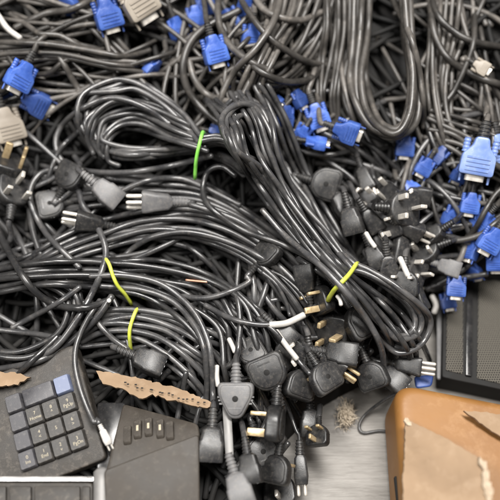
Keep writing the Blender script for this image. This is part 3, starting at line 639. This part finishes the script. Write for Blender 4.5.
# ------------------------------------------------------------------ beige connectors and odd scraps in the tangle
def hood(name, px, py, ang, lab, sc, tail):
    return power_cord('vga', px, py, ang, lab, tail, 0, 15, .012, 'beige', 'nickel', .0036, 'taupe', sc, name='monitor_cable', cat='monitor cable')
hood('', 8, 128, 75, 'beige plastic connector hood at the left edge', 1.15, [(20, 90)])
hood('', 139, 2, 60, 'beige connector hood cut by the top edge', 1.3, [(120, -60)])
hood('', 482, 68, 30, 'tan connector glimpsed in the top right tangle', .55, [(462, 60)])

# ------------------------------------------------------------------ keyboards
def slab(name, corners, z, th, mat, lab=None, cat=None, parent=None, bev=.002, rad=.004):
    """slab from picture corners on the level z, real thickness th downwards"""
    P = [pt(x, y, z) for x, y in corners]; c = sum(P, Vector()) / len(P)
    o = roundpoly([(p.x - c.x, p.y - c.y) for p in P], rad, 3)
    ob = link(name, mesh(name, *prism(o, -th, 0, bev, 3), mat, sharp=40), parent, Matrix.Translation(c))
    if lab: tag(ob, lab, cat)
    return ob
def text_mesh(s, size, mat):
    cu = bpy.data.curves.new('legend', 'FONT'); cu.body = s; cu.size = size; cu.align_x = 'CENTER'; cu.align_y = 'CENTER'; cu.extrude = .00008
    tmp = bpy.data.objects.new('legend_text', cu); COL.objects.link(tmp); dg = bpy.context.evaluated_depsgraph_get(); me = bpy.data.meshes.new_from_object(tmp.evaluated_get(dg)); bpy.data.objects.remove(tmp)
    me.materials.clear(); me.materials.append(mat); me.name = 'legend'; return me
def key_mesh(w, d, h, mat):
    a = roundpoly([(-w, -d), (w, -d), (w, d), (-w, d)], .002, 3); b = [(x * .92, y * .90 + .0004) for x, y in a]; c = [(x * .86, y * .84 + .0004) for x, y in a]
    return mesh('key', *loft([[(x, y, 0) for x, y in a], [(x, y, h * .25) for x, y in a], [(x, y, h * .9) for x, y in b], [(x, y, h) for x, y in c]]), mat, sharp=35)
# number pad keyboard, tilted on the edge of the heap
o = pt(46, 422, .075); N_ = Vector((-.10, -.20, 1)).normalized()
vx = (pt(50 + 15.2, 425 - 9.6, .075) - o); vx = (vx - N_ * vx.dot(N_)).normalized(); vy = N_.cross(vx)
KM = Matrix((vx, vy, N_)).transposed().to_4x4(); KM.translation = o
kroot = link('keyboard', None, None, KM); tag(kroot, 'dusty black keyboard with a number pad, tilted at the lower left', 'keyboard')
q = mm(o)
bo = roundpoly([(-.30, -.058), (.050, -.058), (.050, .071), (-.30, .071)], .006, 4)
link('body', mesh('body', *prism(bo, -.024, -.003, .003, 3), M['kbd'], sharp=40), kroot, KM)
legs = [['Num', '/', '*', '-'], ['7', '8', '9', '+'], ['4', '5', '6', ''], ['1', '2', '3', 'Ent']]
pit = .0182
LEG = [['', '', ''], ['', '7', '8', '9'], ['', '4', '5', '6'], ['0', '1', '2', '3']]
TP = Matrix.Translation
SUB = {'7': '\nHome', '8': '\n^', '9': '\nPgUp', '4': '\n<', '6': '\n>', '1': '\nEnd', '2': '\nv', '3': '\nPgDn', '0': '\nIns'}
for rr_ in range(4):
    for cc in range(4):
        mat = 'greykey' if (rr_ == 0 or cc == 0) else 'key'; w = .0089
        if rr_ == 0:
            if cc == 2: continue
            if cc == 1: w = .0177
            if cc == 3: mat = 'bluekey'
        x = (cc - 1.5) * pit + (.0091 if rr_ == 0 and cc == 1 else 0); y = (1.5 - rr_) * pit * 1.13
        k = link('key', key_mesh(w, .0100, .0075, M[mat]), kroot, KM @ TP((x, y, -.0035)))
        s = '' if rr_ == 0 else LEG[rr_][cc]
        if s: link('legend', text_mesh(s + SUB.get(s, ''), .0050, M['legend']), k, KM @ TP((x + .001, y - .0002, .00415)))
for rr_ in range(4):
    for cc in range(3):
        link('key', key_mesh(.0086, .0086, .0085, M['key']), kroot, KM @ TP((-.066 - .004 - cc * pit, (1.5 - rr_) * pit, -.0035)))
# silver edged keyboard along the bottom
zb = .075
sk = link('keyboard', None, None, TP(pt(40, 500, zb))); tag(sk, 'glossy black keyboard with a silver top edge, cut by the bottom edge', 'keyboard')
slab('body', [(-60, 482), (93, 482), (93, 620), (-60, 620)], zb, .014, M['kbd'], parent=sk)
slab('trim', [(-60, 476.5), (94, 476.5), (94, 481), (-60, 481)], zb + .002, .017, M['silver'], parent=sk, bev=.0008, rad=.001)
for xa, xb_ in ((-25, 6), (9, 31), (34, 80), (82, 90)):
    for ya, yb in ((486, 505), (508, 528)):
        slab('key', [(xa, ya), (xb_, ya), (xb_, yb), (xa, yb)], zb + .004, .0045, M['kbd'], parent=sk, bev=.0012, rad=.0015)
# black panel with grey hinge
pn = link('hinged_panel', None, None, TP(pt(103, 440, .06))); tag(pn, 'narrow black panel with a grey hinge barrel between the keyboards', 'panel')
slab('panel', [(97, 402), (126, 402), (120, 470), (96, 470)], .062, .02, M['gloss'], parent=pn)
a, b = pt(102, 472, .078), pt(102, 560, .078)
link('hinge', local_mesh('hinge', [[a.lerp(b, t) for t in np.linspace(0, 1, 8)]], .0085, M['greymetal'], a, 20), pn, TP(a))
# brown grey keyboard with a ridge
def solid(top_px, zs, th):
    P = [pt(x, y, z) for (x, y), z in zip(top_px, zs)]; return P, [p - Vector((0, 0, th)) for p in P]
A_, B_, C_, D_, E_, F_ = pt(122, 401, .070), pt(200, 431, .070), pt(199, 434, .092), pt(104, 470, .092), pt(200, 520, .075), pt(107, 560, .075)
bk = link('keyboard', None, None, TP(C_.lerp(D_, .5))); tag(bk, 'dusty brown grey keyboard standing with a folded ridge at the bottom', 'keyboard')
oo = C_.lerp(D_, .5)
def quad_solid(name, Q, th, mat):
    n = (Q[1] - Q[0]).cross(Q[3] - Q[0]).normalized()
    if n.z < 0: n = -n
    c = sum(Q, Vector()) / 4; X = (Q[1] - Q[0]).normalized(); Y = n.cross(X)
    out = roundpoly([((p - c).dot(X), (p - c).dot(Y)) for p in Q], .004, 3); m = Matrix((X, Y, n)).transposed().to_4x4(); m.translation = c
    return link(name, mesh(name, *prism(out, -th, 0, .002, 3), mat, sharp=40), bk, m), m
kb, km = quad_solid('key_deck', [D_, C_, B_, A_], .012, M['brownkbd'])
pr, pm_ = quad_solid('palm_rest', [F_, E_, C_, D_], .016, M['brownkbd'])
for i, (x, y) in enumerate([(128, 436), (138, 430), (149, 428), (161, 431), (171, 434)]):
    p = pt(x, y, .078); l = km.inverted() @ p; l.z = -.001
    kk = link('key', get('bkkey', lambda: key_mesh(.0042, .011, .005, M['brownkbd'])), kb, km @ TP(l) @ Matrix.Rotation(R(-14), 4, 'Z'))
    l2 = l.copy(); l2.z = .0041
    if i in (1, 2, 3): link('legend', get('bkleg', lambda: mesh('legend', *box((0, 0, 0), (.0012, .0034, .0002)), M['legend'], smooth=False)), kb, km @ TP(l2) @ Matrix.Rotation(R(-14), 4, 'Z'))
def stamp_poly(P, r=.005):
    A = np.array([P[0].lerp(P[1], u).lerp(P[3].lerp(P[2], u), w) for u in np.linspace(0, 1, 40) for w in np.linspace(0, 1, 40)]); stamp(A, r)
stamp_poly([KM @ Vector((-.2, -.05, 0)), KM @ Vector((.05, -.05, 0)), KM @ Vector((.05, .065, 0)), KM @ Vector((-.2, .065, 0))])
# keyboard lead with white plug
power_cord('twin', 106, 438, 62, 'black lead with a small white plug beside the number pad', [(94, 422), (85, 402), (78, 380), (75, 360), (78, 340), (88, 318), (100, 300)], sink=.008, lift=.004, mat='white', pin='nickel', r=.0030, scale=.55, name='keyboard_lead', cat='lead', z=.085)
single('cord', 'blue black cord crossing behind the torn cardboard strip', 'cord', [(186, 372), (183, 390), (179, 410), (176, 425)], .0030, lift=.004)

# ------------------------------------------------------------------ cardboard, grey plate, fluff
def torn_poly(corners, n=10, amp=1.0):
    out = []
    for i in range(len(corners)):
        a, b = np.array(corners[i], float), np.array(corners[(i + 1) % len(corners)], float); m = max(2, int(np.linalg.norm(b - a) / 3))
        for k in range(m): out.append(tuple(a + (b - a) * k / m + rng.normal(0, amp, 2)))
    return out
def card(name, corners, zf, th, mat, lab, cat, amp=.6, parent=None):
    P = [pt(x, y, zf(x, y)) for x, y in torn_poly(corners, amp=amp)]; c = sum(P, Vector()) / len(P); n = len(P)
    N2 = Vector((0, -.1, 1)).normalized()
    v = [tuple(p - c) for p in P] + [tuple(p - c - N2 * th) for p in P]
    f = [tuple(range(n)), tuple(reversed(range(n, 2 * n)))] + [(i, (i + 1) % n, n + (i + 1) % n, n + i) for i in range(n)]
    me = mesh(name, v, f, mat, smooth=False); bm = bmesh.new(); bm.from_mesh(me)
    bmesh.ops.triangulate(bm, faces=bm.faces[:]); 
    for it in range(3):
        bmesh.ops.subdivide_edges(bm, edges=[e for e in bm.edges if e.calc_length() > .006], cuts=1, use_grid_fill=False); bmesh.ops.triangulate(bm, faces=bm.faces[:])
    for q in bm.verts:
        w_ = q.co + c; q.co.z += .0022 * mnoise.noise(Vector((w_.x * 38, w_.y * 38, 0))) + .0007 * mnoise.noise(Vector((w_.x * 190, w_.y * 190, 3)))
    bm.to_mesh(me); bm.free(); me.polygons.foreach_set('use_smooth', [True] * len(me.polygons)); me.set_sharp_from_angle(angle=R(40))
    ob = link(name, me, parent, TP(c))
    if lab: tag(ob, lab, cat)
    return ob
strip = link('cardboard_strip', None, None, TP(pt(150, 388, .078))); tag(strip, 'torn tan cardboard strip sticking out under the low coil', 'cardboard')
card('sheet', [(96, 371), (116, 373), (150, 381), (182, 389), (211, 402), (207, 409), (180, 402), (152, 395), (143, 399), (125, 390), (103, 383)], lambda x, y: .085 - .0003 * (y - 390), .005, M['card'], None, None, .7, strip)
for k in range(17):
    t = k / 16; x = 124 + 80 * t; y = 383 + 20 * t
    ob = link('flute', get('flute', lambda: mesh('flute', *box((0, 0, 0), (.0012, .0006, .0004)), M['deep'], smooth=False)), strip, Matrix.Diagonal((1, 1, 1, 1)) @ TP(pt(x + random.uniform(-2, 2), y + random.uniform(-1.6, 1.6), .0886 - .0003 * (y - 390))))
card('cardboard_scrap', [(-10, 372), (14, 372), (30, 376), (18, 384), (-10, 388)], lambda x, y: .086, .004, M['card'], 'small orange tan cardboard scrap above the number pad', 'cardboard')
slab('metal_plate', [(222, 404), (231, 404), (234, 462), (226, 462)], .085, .003, M['greymetal'], 'narrow grey metal plate behind the ribbed connector', 'metal plate')
# fibre tuft
tv, tf = [], []; c0 = pt(347, 414, .012)
for k in range(420):
    d = Vector((random.gauss(0, 1), random.gauss(0, 1), random.uniform(-.2, .9))).normalized(); p = c0 + Vector((random.gauss(0, .0035), random.gauss(0, .0055), random.uniform(-.011, .002)))
    e = d.cross(Vector((random.random(), random.random(), random.random()))) * .004
    tube(np.array([tuple(p - c0), tuple(p + d * .0035 + e * .8 - c0), tuple(p + d * .007 - e * .5 - c0)]), random.uniform(.00015, .00045), 4, 1., tv, tf)
tag(link('fibre_tuft', mesh('fibre_tuft', tv, tf, M['fibre']), None, TP(c0)), 'ragged tan tuft of packing fibre on the floor by the plugs', 'fibre tuft')

# ------------------------------------------------------------------ orange box with torn flaps
zt = .085
bx = link('cardboard_box', None, None, TP(pt(450, 450, 0))); tag(bx, 'orange brown box with rounded corner at the lower right', 'box')
tl, tr_ = pt(394, 380, zt), pt(560, 412, zt); bl = pt(388, 620, zt)
X = (tr_ - tl).normalized(); Yv = Vector((0, 0, 1)).cross(X)
cor = [tl, tl + X * .30, tl + X * .30 - Yv * .30, Vector((tl.x - .010, tl.y - .30, zt))]
c = sum(cor, Vector()) / 4
out = roundpoly([(p.x - c.x, p.y - c.y) for p in cor], .026, 8)
link('body', mesh('body', *prism(out, -zt + .002, 0, .014, 6), M['orange'], sharp=60), bx, TP(c))
s0 = pt(398, 470, .07); 
link('hand_slot', get('hslot', lambda: mesh('hand_slot', *box((0, 0, 0), (.0008, .020, .004)), M['deep'], smooth=False)), bx, TP(Vector((tl.x - .0035 - .0005, pt(398, 490, zt).y, .055))))
card('flap', [(406, 419), (440, 435), (483, 460), (486, 475), (491, 490), (493, 530), (403, 560), (403, 480)], lambda x, y: zt + .018 + .00028 * (x - 405) + .0012 * math.sin(x * .12 + y * .05), .005, M['card'], None, None, .35, bx)
card('torn_edge', [(404, 417), (411, 420), (411, 425), (405, 425)], lambda x, y: zt + .0215, .004, M['torn'], None, None, .8, bx)
card('torn_edge', [(480, 459), (487, 462), (490, 480), (495, 495), (492, 505), (487, 500), (484, 480)], lambda x, y: zt + .0440, .006, M['torn'], None, None, 1.3, bx)
card('flap', [(464, 412), (478, 411), (540, 420), (540, 448), (500, 436), (482, 424)], lambda x, y: zt + .010, .004, M['card'], None, None, .5, bx)
single('cord', 'thin black cord looping over the floor to the orange box', 'cord', [(400, 392), (384, 400), (366, 414), (359, 426), (363, 433), (380, 431), (395, 434), (408, 446)], .0018, lift=.001)

# ------------------------------------------------------------------ perforated case
zc = .036
pc = link('perforated_case', None, None, TP(pt(475, 350, 0))); tag(pc, 'black equipment case with two perforated metal panels at the right edge', 'equipment case')
slab('frame', [(444, 262), (600, 284), (600, 410), (442, 377)], zc, .034, M['deep'], parent=pc, bev=.0015, rad=.003)
def pane(cs):
    ob = slab('grille', cs, zc + .0015, .003, M['perf'], parent=pc, bev=.0004, rad=.001)
pane([(448, 274), (463, 276), (463, 374), (446, 370)]); pane([(479, 278), (520, 284), (520, 388), (477, 378)])
slab('ridge', [(467, 277), (473, 278), (472, 376), (466, 375)], zc + .004, .004, M['gloss'], parent=pc, bev=.0006, rad=.001)
slab('white_board', [(437, 286), (446, 286), (445, 378), (437, 380)], .028, .003, M['greyplug'], 'narrow grey board lying between the heap and the perforated case', 'board')
slab('blue_card', [(414, 376), (434, 374), (432, 386), (416, 388)], .045, .003, M['blue'], 'small blue card under the right tip of the heap', 'card')

# ------------------------------------------------------------------ light
w = bpy.data.worlds.new('World'); S.world = w; w.use_nodes = True
w.node_tree.nodes['Background'].inputs[0].default_value = (1, .97, .93, 1); w.node_tree.nodes['Background'].inputs[1].default_value = .19
def area(name, loc, tgt, sx, sy, e, col):
    l = bpy.data.lights.new(name, 'AREA'); l.shape = 'RECTANGLE'; l.size = sx; l.size_y = sy; l.energy = e; l.color = col
    ob = bpy.data.objects.new(name, l); COL.objects.link(ob); ob.location = loc; d = Vector(tgt) - Vector(loc); ob.rotation_euler = d.to_track_quat('-Z', 'Y').to_euler()
area('ceiling_lamp', (.15, .20, 2.2), (0, .0, .1), 1.3, .45, 100, (1, .97, .93))
area('ceiling_lamp', (-1.0, -.5, 2.1), (0, .0, .1), .9, .4, 38, (1, .975, .94))
S.view_settings.view_transform = 'Standard'; S.view_settings.look = 'None'; S.view_settings.exposure = .0; S.view_settings.gamma = 1
